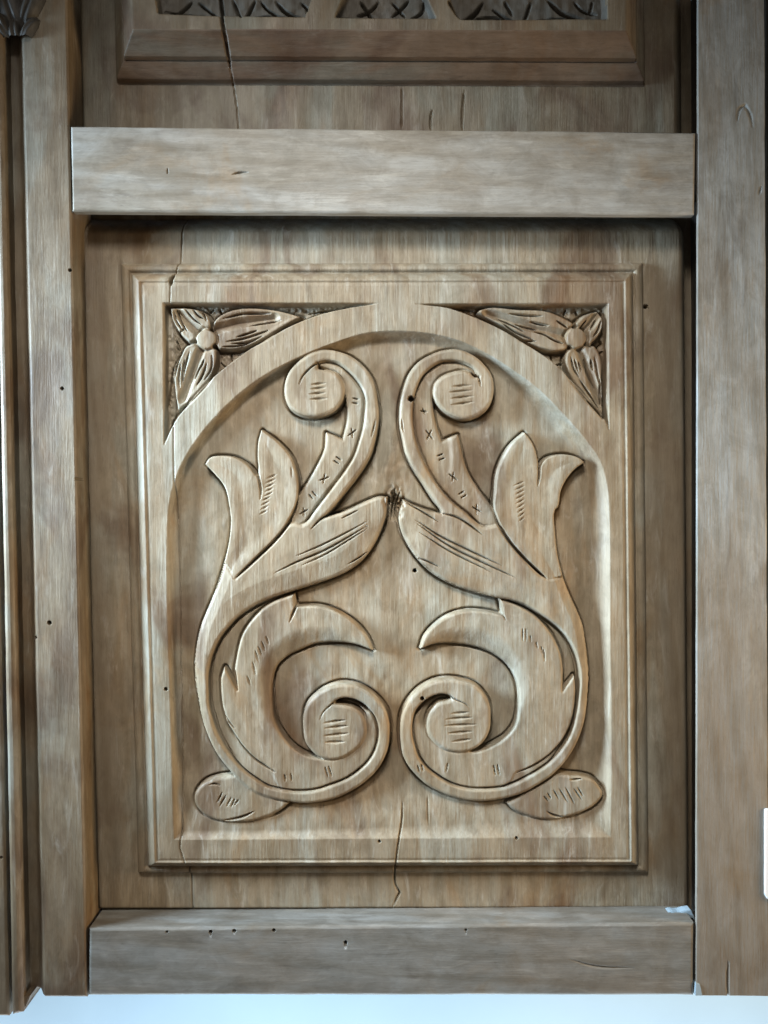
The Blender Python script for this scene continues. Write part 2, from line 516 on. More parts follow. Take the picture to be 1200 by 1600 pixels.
# --- left half: traced outlines
L_CH_LINE = [(496,567),(509,564),(526,567),(541,578),(556,594),(566,611),(570,626),(569,644),(566,668),(560,690),(553,711),(540,733),(520,760),(497,790),(473,820)]
L_CHAN = L_CH_LINE + [(447,823),(460,797),(467,773),(480,753),(497,723),(507,700),(509,675),(522,680),(535,686),(542,657),(541,627),(538,614),(535,597),(526,584),(514,579),(500,573)]
L_SPIRAL = [(499,1126),(505,1113),(514,1104),(525,1096),(538,1092),(552,1094),(564,1099),(576,1109),(585,1121),(590,1137),(590,1154),(585,1173),(574,1191),(558,1206),(540,1218),(517,1227),(495,1234),(468,1237),(434,1233),(419,1229),(401,1218),(383,1205),(368,1190),(356,1175),(345,1158),(336,1139),(330,1119),(326,1103),(325,1080),(325,1057),(327,1038),(333,1018),(344,996),(356,981),(374,963),(407,942)]
L_DISC2 = [(474,1121),(474,1142),(477,1160),(486,1173),(499,1184),(517,1188),(535,1185),(552,1175),(565,1163),(572,1148),(572,1133),(567,1118),(555,1107),(543,1103),(529,1101)]
L_BODY = [(350,877),(340,910),(327,943),(313,977),(306,1008),(303,1035),(304,1065),(309,1095),(315,1125),(324,1149),(333,1169),(345,1188),(359,1205),(374,1221),(392,1235),(410,1244),(447,1253),(472,1256),(499,1254),(525,1248),(547,1238),(570,1223),(588,1206),(600,1187),(607,1167),(609,1148),(608,1127),(601,1107),(588,1091),(574,1080),(558,1072),(534,1069),(513,1074),(495,1085),(480,1101)] + L_DISC2 + [(522,1100)] + L_SPIRAL[3:] + [(447,927),(490,913),(533,897),(560,880),(580,857),(597,823),(605,797),(605,777),(593,776),(573,783),(540,798),(503,810),(517,797),(540,767),(563,737),(578,712),(584,695),(589,672),(592,647),(590,627),(587,608),(581,590),(568,572),(550,557),(527,548),(505,546),(485,552),(464,566),(449,585),(444,612),(451,635),(467,647),(490,651),(508,648),(523,641),(535,627),(538,614),(535,597),(526,584),(514,579),(497,576)] + L_CH_LINE[:-1] + [(473,820),(458,818),(447,823),(427,847),(400,873),(368,903)]
L_TULIP = [(320,725),(327,715),(343,712),(367,715),(387,727),(400,743),(403,736),(402,713),(403,690),(408,671),(420,680),(433,690),(453,713),(463,740),(466,763),(460,797),(447,823),(427,847),(400,873),(368,903),(352,930),(334,928),(340,910),(350,877),(357,847),(360,813),(357,787),(350,760),(337,743)]
L_LEAF = [(440,936),(419,946),(404,958),(389,975),(378,993),(372,1014),(368,1035),(366,1053),(370,1079),(350,1044),(345,1060),(345,1076),(347,1100),(354,1128),(365,1148),(380,1169),(398,1187),(417,1200),(425,1215),(436,1232),(468,1236),(495,1233),(517,1226),(540,1217),(558,1205),(574,1190),(584,1173),(589,1154),(589,1137),(584,1121),(576,1110),(564,1100),(552,1095),(538,1093),(529,1101),(543,1103),(555,1107),(567,1118),(572,1133),(572,1148),(565,1163),(552,1175),(535,1185),(517,1188),(507,1187),(480,1183),(457,1170),(440,1150),(428,1127),(423,1093),(423,1067),(430,1043),(447,1027),(467,1017),(490,1008),(523,1005),(557,1008),(582,1017),(575,1000),(560,980),(533,960),(500,948),(467,948),(461,948),(458,930)]
L_STRIP = [(374,963),(407,942),(440,932),(425,945),(404,958),(389,975),(378,993),(372,1014),(368,1035),(374,1079),(352,1050),(349,1076),(352,1100),(360,1128),(386,1165),(417,1194),(445,1205),(452,1236),(434,1233),(419,1229),(383,1205),(356,1175),(336,1139),(326,1103),(325,1057),(333,1018),(344,996)]
L_BUD = [(303,1247),(308,1235),(320,1224),(335,1218),(353,1215),(368,1214),(395,1232),(430,1248),(452,1256),(437,1268),(419,1277),(395,1284),(374,1286),(350,1285),(329,1280),(314,1271),(305,1259)]
# --- right half
R_CH_LINE = [(748,588),(739,575),(724,567),(706,564),(689,566),(674,575),(661,588),(653,605),(648,623),(646,644),(647,665),(650,684),(660,713),(677,747),(700,777),(727,800),(755,823)]
R_CHAN = R_CH_LINE + [(783,823),(772,797),(770,793),(750,767),(733,740),(725,717),(721,699),(716,678),(703,683),(691,689),(685,674),(679,650),(677,627),(677,614),(680,599),(691,588),(706,582),(721,579),(734,582)]
R_SPIRAL = [(734,1107),(727,1100),(715,1095),(703,1089),(688,1086),(673,1091),(659,1101),(650,1113),(646,1130),(646,1149),(650,1167),(656,1184),(668,1200),(683,1212),(701,1223),(721,1230),(740,1233),(760,1233),(788,1230),(802,1225),(822,1215),(843,1203),(861,1190),(876,1173),(888,1155),(895,1139),(900,1119),(904,1092),(906,1062),(904,1042),(898,1020),(889,1002),(876,985),(858,970),(838,957),(819,946),(799,939),(783,936)]
R_DISC2 = [(742,1071),(757,1086),(766,1104),(767,1124),(766,1140),(758,1157),(745,1169),(730,1175),(712,1176),(695,1172),(682,1163),(671,1151),(667,1136),(669,1119),(676,1107),(686,1098),(700,1095)]
R_BODY = [(880,900),(893,933),(904,957),(912,978),(916,1002),(919,1027),(921,1053),(920,1080),(918,1104),(913,1130),(904,1157),(891,1181),(877,1199),(861,1214),(843,1226),(822,1238),(799,1246),(767,1252),(745,1253),(722,1250),(700,1244),(682,1236),(665,1226),(649,1211),(637,1196),(629,1179),(626,1160),(625,1142),(627,1121),(634,1103),(647,1085),(662,1073),(682,1064),(703,1062),(724,1065)] + R_DISC2 + [(705,1093)] + R_SPIRAL[3:] + [(740,925),(700,910),(673,893),(653,873),(637,850),(625,823),(623,806),(630,781),(643,788),(667,797),(690,803),(690,798),(677,780),(660,753),(643,727),(633,705),(629,687),(625,668),(624,647),(626,626),(631,605),(640,582),(655,564),(676,552),(694,546),(715,545),(739,554),(755,567),(769,587),(772,611),(766,632),(754,645),(737,653),(721,654),(706,650),(691,641),(680,627),(677,614),(680,599),(691,588),(706,582),(721,579),(734,582),(742,589)] + R_CH_LINE[:-1] + [(755,823),(768,822),(780,820),(797,847),(820,873),(853,903)]
R_TULIP = [(820,675),(800,693),(787,713),(777,740),(774,767),(772,795),(780,820),(797,847),(820,873),(853,903),(870,930),(888,928),(880,900),(872,867),(868,830),(868,797),(872,793),(877,767),(887,747),(900,732),(914,722),(905,715),(887,710),(867,711),(853,717),(843,731),(840,713),(833,693)]
R_LEAF = [(783,938),(786,962),(757,956),(730,955),(703,962),(680,977),(663,997),(657,1015),(680,1007),(710,1007),(743,1012),(773,1023),(797,1043),(810,1070),(812,1107),(805,1137),(787,1157),(763,1170),(743,1176),(730,1175),(712,1176),(695,1172),(682,1163),(671,1151),(667,1136),(669,1119),(676,1107),(686,1098),(700,1094),(703,1090),(688,1087),(673,1092),(660,1102),(651,1114),(647,1130),(647,1149),(651,1167),(657,1183),(669,1199),(684,1211),(702,1222),(721,1229),(740,1232),(760,1232),(788,1229),(800,1222),(807,1209),(819,1205),(835,1197),(855,1184),(870,1170),(882,1155),(892,1134),(898,1109),(900,1085),(900,1072),(898,1057),(880,1081),(880,1062),(880,1042),(877,1024),(871,1008),(862,991),(850,976),(838,964),(825,955),(805,945)]
R_BUD = [(793,1257),(802,1266),(822,1275),(843,1281),(864,1282),(885,1278),(907,1272),(927,1262),(939,1251),(943,1242),(937,1230),(928,1220),(912,1215),(892,1213),(873,1212),(850,1226),(820,1242)]

LIP = lambda k, w: (lambda sd: -k * np.clip(1 - sd / w, 0, 1))
shape(L_BUD, -3.0, 2.8, 4.5, 2.0, label=5)
shape(R_BUD, -3.0, 2.8, 4.5, 2.0, label=10)
# floor of the C-shaped channel, rising to meet the leaf at its foot
R_STRIP = [(799,939),(819,946),(838,957),(858,970),(876,985),(889,1002),(898,1020),(904,1042),(906,1062),(904,1092),(900,1119),(895,1139),(888,1155),(876,1173),(861,1190),(843,1203),(822,1215),(798,1226),(796,1205),(819,1200),(855,1180),(885,1150),(896,1100),(880,1081),(880,1042),(871,1008),(850,976),(825,955)]
for st_ in (L_STRIP, R_STRIP):
    sd = F.sdf(st_, 20)
    fl = -11.0 + 7.5 * sstep(V, 1120, 1205)
    k = sstep(sd, -2, 2)
    F.H = F.H * (1 - k) + np.maximum(F.H, fl) * k
# inner acanthus leaves: roll down towards their inner curve
def leaf_fn(cx, cy):
    def fn(sd):
        d = np.hypot((U - cx), (V - cy))
        return -11.0 * (1 - sstep(d, 62, 98)) * sstep(1190 - V, 0, 40)
    return fn
shape(L_LEAF, -2.5, 2.6, 3.5, 1.6, label=4, corner=60, fn=leaf_fn(497, 1075))
shape(R_LEAF, -2.5, 2.6, 3.5, 1.6, label=9, corner=60, fn=leaf_fn(727, 1075))
# upper channels, a little below the rim
shape(L_CHAN, -4.5, 3.2, 5, 1.6, label=2, corner=60)
shape(R_CHAN, -4.5, 3.2, 5, 1.6, label=7, corner=60)
HOL = lambda sd: -2.2 * sstep(sd, 6, 26)
shape(L_TULIP, -0.5, 2.6, 2.6, 1.4, label=3, corner=60, fn=HOL)
shape(R_TULIP, -0.5, 2.6, 2.6, 1.4, label=8, corner=60, fn=HOL)
sdl = shape(L_BODY, 0.5, 2.4, 5, 2.4, label=2, corner=70)
sdr = shape(R_BODY, 0.5, 2.4, 5, 2.4, label=7, corner=70)

# facets: the horns fall away to their lower edge, the C stems to their outer edge
for pts, sdb, w_, dr in (([(605,797),(597,823),(580,857),(560,880),(533,897),(490,913),(447,927),(407,942),(380,957),(356,981)], sdl, 30, 5.0),
                         ([(623,806),(637,850),(653,873),(673,893),(700,910),(740,925),(783,936),(819,946),(850,963)], sdr, 30, 5.0),
                         ([(357,800),(357,847),(340,910),(327,943),(313,977),(306,1008),(303,1035),(304,1065),(309,1095),(315,1125),(324,1149)], sdl, 17, 5.0),
                         ([(868,830),(872,867),(880,900),(893,933),(904,957),(912,978),(919,1027),(921,1053),(918,1104),(913,1130)], sdr, 15, 4.5)):
    d, t = F.dist(smooth(pts, False), w_ + 2, False)
    fade = np.minimum(np.clip(t / .12, 0, 1), np.clip((1 - t) / .12, 0, 1))
    F.H -= np.where(sdb > 0, dr * fade * np.clip(1 - d / w_, 0, 1), 0)
# deep V cuts that separate the forms
g = F.groove
for pts in (L_CH_LINE, R_CH_LINE):
    g(pts, 2.6, 5.0, .12, ends=(1, 1))
g([(467,602),(473,588),(485,575),(496,567)], 1.8, 5, .5, ends=(1, 0))
g([(751,604),(748,588)], 1.8, 5, .5, ends=(1, 0))
g(L_SPIRAL, 2.4, 5.0, .08); g(R_SPIRAL, 2.4, 5.0, .08)
g([(467,775),(460,797),(447,823),(427,847),(400,873),(367,905)], 3.4, 8, .25)
g([(771,793),(780,820),(797,847),(820,873),(855,905)], 3.4, 8, .25)
g([(401,735),(405,752),(407,765),(406,782)], 2.6, 6, .5, ends=(0, 1))
g([(843,728),(843,742),(841,760)], 2.6, 6, .5, ends=(0, 1))
g([(366,1050),(368,1066),(371,1080)], 3.0, 6, .6, ends=(0, 1))
g([(431,1208),(417,1200),(398,1187),(380,1169),(365,1148),(354,1128)], 1.9, 4.5, .2)
g([(347,1105),(352,1120),(360,1132),(368,1140)], 1.5, 4, .3)
g([(807,1209),(835,1197),(855,1184),(870,1170),(882,1155),(892,1134)], 2.1, 4.5, .2)
g([(462,948),(457,960),(452,973)], 2.6, 6, .6, ends=(0, 1))
g([(783,940),(787,962),(791,970)], 1.8, 4, .3)
g([(485,828),(503,810),(520,803),(545,797)], 2.3, 5.5, .3)
g([(690,802),(713,808),(733,820),(754,836)], 2.3, 5.5, .3)
# horn veins
for pts, w, d in (([(460,870),(500,853),(540,833),(575,814)], 1.7, 4), ([(428,896),(460,880),(507,860),(575,821)], 2.2, 5),
                  ([(470,884),(507,867),(540,847),(575,825)], 1.7, 4), ([(543,882),(560,872),(574,862)], 1.6, 4), ([(532,811),(560,797)], 1.5, 3.5),
                  ([(630,783),(660,800),(686,816)], 1.8, 4.5), ([(649,812),(683,835),(733,860),(784,884)], 2.4, 5),
                  ([(650,817),(700,852),(750,877),(806,903)], 2.0, 5), ([(653,830),(700,860),(768,894)], 1.6, 4), ([(653,872),(667,877),(688,887)], 1.8, 4)):
    g(pts, w, d, .35)
# gouges in the volute eyes
for (u0, v0, u1, v1) in ((486,601,509,599),(485,608,509,606),(483,616,509,614),(484,624,512,623),
                         (706,604,737,602),(701,613,738,610),(703,623,740,619),(704,633,741,628),
                         (505,1130,541,1125),(508,1138,545,1134),(505,1150,546,1146),(507,1160,540,1159),
                         (705,1115,733,1113),(696,1124,739,1121),(694,1134,745,1132),(699,1146,738,1143),(706,1159,737,1155)):
    g([(u0, v0), (u1, v1)], 2.7, 2.3, .45, power=1.0)
# short gouge rows on the leaves
for k in range(9):
    t = k / 8
    u = 424 - 9 * t - (2 if k > 4 else 0); v = 744 + 56 * t
    g([(u - 8, v + 4), (u + 8 - 3 * t, v - 3)], 1.8, 1.7, .45, power=1.0)
    u = 812 + 4 * t; v = 756 + 56 * t
    g([(u - 9 + 4 * t, v + 3), (u + 8 - 4 * t, v - 4)], 1.8, 1.7, .45, power=1.0)
for (u0, v0, u1, v1) in ((408,1002,414,1018),(403,1010,409,1026),(398,1016,404,1036),(394,1034,399,1056),(386,1056,391,1072),(415,994,420,1008)):
    g([(u0, v0), (u1, v1)], 2.0, 2.6, .4)
for (u0, v0, u1, v1) in ((817,982,817,1002),(822,981,822,1004),(829,993,830,1004),(838,1003,840,1014),(850,1015,852,1035),(846,1010,848,1022)):
    g([(u0, v0), (u1, v1)], 1.4, 3.0, .3)
for (u0, v0, u1, v1) in ((347,1239,338,1256),(353,1243,342,1262),(361,1247,353,1262),(367,1248,360,1263),(373,1250,365,1260),
                         (850,1245,858,1254),(856,1240,862,1250),(865,1235,874,1251),(874,1233,888,1256),(884,1231,898,1258),(897,1233,910,1252),(903,1231,912,1246)):
    g([(u0, v0), (u1, v1)], 1.6, 3.0, .35)
g([(349,1283),(365,1281),(380,1277),(397,1269)], 2.6, 4.5, .35); g([(325,1228),(335,1226),(344,1229)], 1.8, 3, .4)
g([(855,1269),(865,1275),(882,1279)], 2.4, 4.5, .4); g([(890,1220),(910,1218)], 2.0, 3.5, .4)
# knife marks: crosses and pairs of strokes
def cross(u, v, a=7, tilt=.3):
    for q in (tilt + .55, tilt - .55):
        dx, dy = a * math.sin(q), a * math.cos(q)
        g([(u - dx, v - dy), (u + dx, v + dy)], 1.25, 4, .25)
def pair(u, v, ang, a=5.5, gap=3.5):
    dx, dy = a * math.cos(ang), a * math.sin(ang); nx, ny = -math.sin(ang) * gap, math.cos(ang) * gap
    for s_ in (-1, 1):
        g([(u + s_*nx - dx, v + s_*ny - dy), (u + s_*nx + dx, v + s_*ny + dy)], 1.35, 4, .25)
cross(550, 676, 9, -.4); cross(506, 748, 9, -.7); cross(474, 800, 8, -.5)
pair(555, 626, .15); pair(527, 719, .55); pair(488, 774, .85)
cross(662, 642, 6, .9); cross(671, 679, 10, .1); cross(708, 745, 9, .4); cross(745, 796, 9, .5)
pair(689, 714, -.35); pair(723, 773, -.55)
pair(450, 1216, 1.45, 6, 5); pair(513, 1207, 1.3, 9, 3); pair(776, 1204, 1.4, 9, 3); g([(700,1193),(697,1208)], 1.5, 3, .3); pair(657, 1201, 1.3, 6, 3)
g([(587,655),(583,672),(580,684)], 1.6, 3.5, .4); g([(628,655),(629,668),(631,676)], 1.6, 3.5, .4)
g([(455,728),(456,748)], 1.2, 3, .4)

# broken tip between the two horns
rg = sstep(26 - np.hypot((U - 616) / .8, (V - 785) / 1.35), 0, 16)
F.H += rg * (12 * vnoise(U / 6, V / 12, 31) + 7 * vnoise(U / 2.8, V / 6, 32) - 3)
F.H -= 13 * sstep(1 - np.hypot((U - 616 + 1.5 * vnoise(V / 5, V / 9, 35) * 3) / 8, (V - 788) / 26), 0, .7)
for pts in ([(611,766),(615,778),(613,795),(611,815)], [(626,766),(621,780),(617,800),(619,818)], [(605,776),(610,790)]):
    g(pts, 2.4, 7, .3)
F.H += 1.8 * sstep(60 - np.hypot(U - 605, V - 735), 0, 40) * vnoise(U / 8, V / 9, 33)

# spandrels
SPL = [(255,473),(590,474),(545,481),(500,491),(478,499),(435,518),(391,545),(348,577),(311,610),(272,661),(256,695)]
SPR = [(650,475),(700,481),(745,497),(790,518),(835,546),(869,570),(902,604),(925,629),(943,651),(951,671),(950,474)]
for sp in (SPL, SPR):
    sd = F.sdf(sp, 30, corner=40)
    F.H += -18 * sstep(sd, -.8, 3.4) + np.where(sd > 3, 2.2 * vnoise(U / 8, V / 8, 41) + 2.6 * vnoise(U / 3.6, V / 4.2, 42), 0)
def petal(pts, spine, label, top=-3.0):
    sd = F.sdf(pts, 24, corner=50)
    d, t = F.dist(np.array(spine, float), 24, False)
    ridge = .8 * np.exp(-((sd - 4) / 2.5) ** 2) - 9.0 * np.clip(1 - d / 9, 0, 1)
    k = sstep(sd, -2.2, 1.5)
    tp = top - 2 * np.clip(1 - sd / 2.5, 0, 1) ** 1.5 + ridge - 1.5
    base = F.H - 6 * np.exp(-((sd + 2.6) / 1.8) ** 2)
    F.H = np.where(k > 0, base * (1 - k) + tp * k, base)
    F.lab[sd > -1.5] = label
LP1 = [(333,501),(353,486),(379,480),(435,484),(472,494),(446,508),(402,534),(370,544),(341,545),(330,528)]
LP2 = [(337,546),(337,564),(327,590),(305,616),(277,644),(272,612),(268,581),(281,553),(294,536),(318,532)]
LP3 = [(316,526),(294,534),(281,521),(268,499),(264,480),(294,480),(316,486),(327,499),(326,514)]
RP1 = [(747,487),(752,482),(812,482),(857,485),(880,494),(898,504),(895,524),(889,546),(866,548),(844,543),(821,532),(790,512)]
RP2 = [(887,549),(884,563),(891,586),(914,617),(943,650),(944,640),(942,595),(941,561),(930,539),(908,532),(896,540)]
RP3 = [(900,503),(914,491),(936,484),(942,494),(943,512),(936,525),(923,538),(906,527)]
petal(LP1, [(331,514),(370,504),(428,496)], 11); petal(LP2, [(311,549),(298,584),(284,622)], 11); petal(LP3, [(278,488),(295,504),(312,519)], 11)
petal(RP1, [(762,489),(820,506),(888,524)], 12); petal(RP2, [(908,548),(922,585),(940,630)], 12); petal(RP3, [(935,490),(924,505),(910,519)], 12)
for pts in ([(368,526),(384,521),(402,515)], [(360,536),(385,534),(410,524)], [(379,490),(400,489),(425,488)], [(314,568),(308,580),(303,592)], [(281,566),(278,590),(279,607)],
            [(318,560),(312,575)], [(274,482),(282,503),(292,518)], [(300,482),(308,492),(318,497)], [(288,540),(276,568),(272,590)],
            [(828,501),(845,505),(860,508)], [(835,517),(850,521),(866,529)], [(804,504),(820,509),(842,514)], [(905,563),(909,580)], [(899,561),(904,580)],
            [(924,560),(928,578)], [(934,496),(929,506),(924,514)], [(940,500),(936,514),(928,526)], [(906,592),(922,616),(938,640)], [(938,590),(940,615),(942,640)],
            [(347,497),(380,489),(410,487)], [(352,533),(380,528),(420,515)], [(345,541),(375,539),(400,530)], [(388,508),(410,504),(440,499)],
            [(322,566),(316,584),(306,602)], [(287,560),(284,580),(283,604)], [(295,548),(288,572),(284,596)], [(330,552),(329,575),(318,594)],
            [(270,486),(274,500),(284,516)], [(288,482),(302,498),(314,506)], [(308,482),(318,492),(322,502)],
            [(795,489),(825,492),(850,493)], [(775,495),(800,506),(820,518)], [(855,525),(870,532),(882,536)], [(870,500),(880,506),(888,512)],
            [(893,556),(897,574),(906,590)], [(914,556),(920,580),(932,606)], [(930,556),(934,580),(938,600)], [(918,498),(912,506),(906,514)],
            [(478,487),(515,481),(570,476)], [(470,499),(495,489),(530,481)], [(259,688),(266,658),(274,642)], [(258,640),(263,600),(266,570)],
            [(745,482),(715,479),(680,477)], [(750,494),(730,488),(705,482)], [(948,655),(946,630),(945,600)], [(944,654),(932,640),(918,625)],
            [(812,532),(838,532)], [(784,503),(806,518),(836,531)]):
    g(pts, 1.9, 6.5, .3)
for pts in ([(358,547),(359,563)], [(340,563),(351,573)], [(324,485),(331,479)], [(340,478),(342,488)], [(276,522),(287,512)], [(272,540),(280,550)], [(271,528),(277,545)],
            [(864,549),(866,566)], [(872,568),(884,565)], [(884,490),(888,480)], [(903,482),(906,490)], [(935,542),(944,533)], [(938,552),(946,546)], [(940,528),(946,536)]):
    g(pts, 1.9, 5, .15)
for cx, cy, r, lb in ((321, 529, 15.5, 13), (901, 527, 16, 14)):
    d = np.hypot(U - cx, V - cy)
    k = sstep(r - d, -1.2, 2.0)
    F.H -= 3.5 * np.exp(-((d - r - 2) / 2.2) ** 2)
    F.H = F.H * (1 - k) + (-1.0 - 1.8 * (d / r) ** 2) * k
    F.lab[d < r + 1] = lb

# seams, shakes and worm holes
SEAM = [(279,300),(278,345),(276,400),(268,432),(266,447),(265,475),(270,560),(272,616),(271,668),(271,700),(272,767),(275,847),(278,963),(278,1047),(281,1180),(283,1297),(281,1325),(292,1362),(295,1440)]
g(SEAM, 1.2, 3, 0, sm=False)
g([(271,425),(268,434),(266,447)], 4.0, 9, .3)
g([(629,1258),(628,1285),(622,1320),(619,1345),(617,1370),(618,1395),(625,1408),(614,1430)], 1.6, 6, .12)
g([(669,1245),(669,1272),(670,1295)], 1.3, 2.5, .3)
for (u, v, r) in ((1018,472,3.0),(642,623,4.0),(649,893,2.6),(660,1092,2.8),(259,1077,2.2),(807,1310,1.8),(593,1315,1.6)):
    F.pit(u, v, r, 26)
# planing and scraping marks on the flats
F.H += .25 * vnoise(U / 2.6, V / 70, 51)

seam_u = np.interp(V, [p[1] for p in SEAM], [p[0] for p in SEAM])
F.H += np.where(U < seam_u, -.7, 0)
lab = F.lab
P, n = front_arrays(U - 600, V, F.H)
fq = quads(*P.shape[:2])
lf = np.maximum.reduce([lab.ravel()[fq[:, k]] for k in range(4)])
fu = U.ravel()[fq].mean(1); fsu = seam_u.ravel()[fq].mean(1)
Pf = P.reshape(-1, 3); nf_ = n.reshape(-1, 3)
panel = None
def sub(name, sel, mat, parent, extra=None):
    f = fq[sel]
    used, inv = np.unique(f, return_inverse=True)
    co, nr, fc = Pf[used], nf_[used], inv.reshape(-1, 4)
    if extra is not None:
        c2, f2, n2 = extra
        fc = np.concatenate([fc, f2 + len(co)]); co = np.concatenate([co, c2]); nr = np.concatenate([nr, n2])
    return emit(name, co, fc, nr, mat, parent)
right_board = (lf == 0) & (fu >= fsu)
left_board = (lf == 0) & (fu < fsu)
panel = sub('carved_panel', right_board, M_PANEL, door, skirt(P, -70))
sub('board', left_board, M_PANEL, panel)
for lb, nm in ((2, 'scroll'), (7, 'scroll'), (3, 'tulip_leaf'), (8, 'tulip_leaf'), (4, 'acanthus_leaf'), (9, 'acanthus_leaf'),
               (5, 'bud'), (10, 'bud'), (11, 'corner_flower'), (12, 'corner_flower'), (13, 'flower_button'), (14, 'flower_button')):
    sub(nm, lf == lb, M_PANEL, panel)

# ------------------------------------------------------------------ upper panel (its lower edge is in view)
HU = 20.0
wu, hu = 830.0, 420.0
A00, A10, A11, A01 = back(172, -300), back(1002, -300), back(1005, 133), back(184, 129)
gs = grid_lines(-92, wu + 92, 3.0, [(-3, 45, 1.5), (45, wu - 45, 1.6), (wu - 45, wu + 3, 1.5)]) / wu
gt = grid_lines(220, hu + 92, 3.0, [(230, hu - 60, 1.6), (hu - 60, hu + 4, 1.2)]) / hu
ss, tt = np.meshgrid(gs, gt)
U = (A00[0]*(1-ss) + A10[0]*ss)*(1-tt) + (A01[0]*(1-ss) + A11[0]*ss)*tt
V = (A00[1]*(1-ss) + A10[1]*ss)*(1-tt) + (A01[1]*(1-ss) + A11[1]*ss)*tt
F = Field(U, V)
PROF2 = ([-.01, .015, .05, .40, .425, .445, .48, .94, .97, 1.0], [0, .17, .21, .45, .36, .58, .61, .99, 1.0, 1.0])
F.H = moulding(ss, tt, wu, hu, 42, 42, 60, 56, PROF2, HM, HU)
e_l = ss * wu + 70; e_r = (1 - ss) * wu + 72
F.H += np.where((ss < 0) | (ss > 1), -34 * np.clip(1 - e_l / 16, 0, 1.5) ** 1.5 - 34 * np.clip(1 - e_r / 22, 0, 1.5) ** 1.5, 0)
F.lab[(tt > 1 - 54 / hu) & (tt < 1.004) & ((1 - tt) * hu / 56 < ss * wu / 42) & ((1 - tt) * hu / 56 < (1 - ss) * wu / 42)] = 2
F.H += .9 * vnoise(U / 34, V / 60, 61) + .45 * vnoise(U / 13, V / 22, 62)
def up(pts):
    return [(float(W(u, v, HU)[0]) + 600, float(W(u, v, HU)[1])) for u, v in pts]
recs = ([(236,-40),(247,20),(345,24),(476,26),(500,-40)], [(550,-40),(524,27),(600,28),(681,28),(650,-40)], [(685,-40),(719,30),(830,30),(949,29),(947,-40)])
for rc in recs:
    sd = F.sdf(up(rc), 24, corner=30)
    F.H += -16 * sstep(sd, -1, 4) + np.where(sd > 4, 2.5 * vnoise(U / 9, V / 9, 65), 0)
    F.lab[sd > 1] = 1
g = F.groove
for pts, w, d in (([(361,-10),(368,8),(376,27)], 3, 6), ([(376,27),(386,12),(397,-10)], 3, 6), ([(428,-8),(445,10),(474,22)], 4, 7), ([(262,20),(280,8),(297,-8)], 3, 6),
                  ([(562,-8),(574,10),(582,22)], 3, 6), ([(592,-8),(578,8),(556,16)], 3, 6), ([(612,18),(628,4),(640,-10)], 3, 6), ([(612,-6),(630,14),(634,18)], 2.5, 6),
                  ([(700,0),(718,28)], 3, 6), ([(719,28),(742,14),(758,-8)], 4, 7), ([(790,-8),(803,15)], 3, 6), ([(833,-8),(824,18),(820,27)], 3, 6), ([(858,-10),(880,10),(916,22)], 4.5, 8), ([(930,-8),(926,12)], 2, 5), ([(250,8),(300,16),(340,20)], 2, 5), ([(306,-6),(326,10),(338,18)], 2.5, 6), ([(376,24),(420,16),(462,24)], 2, 5), ([(404,-8),(416,6),(436,18)], 2.5, 6),
                  ([(468,-6),(478,4),(480,18)], 2.5, 6), ([(534,20),(560,24),(590,24)], 2, 5), ([(640,22),(660,10),(664,-8)], 2.5, 6), ([(724,24),(770,18),(812,26)], 2, 5),
                  ([(770,4),(790,18),(806,24)], 2.5, 6), ([(836,24),(880,20),(930,26)], 2, 5), ([(900,-8),(912,6),(938,14)], 2.5, 6)):
    g(up(pts), w, d * 1.3, .2)
CR = [(341,-40),(347,10),(350,35),(355,70),(358,100),(361,125),(366,160),(369,215)]
crack = [(float(W(u, v, 0)[0]) + 600, float(W(u, v, 0)[1])) for u, v in CR]
g(crack[:5], 3.0, 14, .12, sm=False, ends=(0, 1)); g(crack, 1.3, 3, 0, sm=False)
for pts in ([(628,138),(628,205)], [(676,170),(673,185),(673,205)], [(726,140),(723,170),(722,205)]):
    g([back(*p) for p in pts], 1.5, 4, .2)
cu = np.interp(V, [p[1] for p in crack], [p[0] for p in crack])
F.H += np.where(U < cu, -1.2 + .02 * (cu - U) * 0, 0)
P, n = front_arrays(U - 600, V, F.H)
fq = quads(*P.shape[:2])
lf = np.maximum.reduce([F.lab.ravel()[fq[:, k]] for k in range(4)])
fu = U.ravel()[fq].mean(1); fsu = cu.ravel()[fq].mean(1)
Pf = P.reshape(-1, 3); nf_ = n.reshape(-1, 3)
upanel = sub('carved_panel', (lf == 0) & (fu >= fsu), M_PANEL2, door, skirt(P, -70))
upanel['label'] = 'upper panel with sunk carving and a stepped moulding along its foot'
sub('board', (lf == 0) & (fu < fsu), M_PANEL2, upanel)
sub('moulding', lf == 2, M_MOULD, upanel)
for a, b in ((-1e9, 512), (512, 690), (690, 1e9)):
    sub('carved_recess', (lf == 1) & (fu >= a) & (fu < b), M_RECESS, upanel)

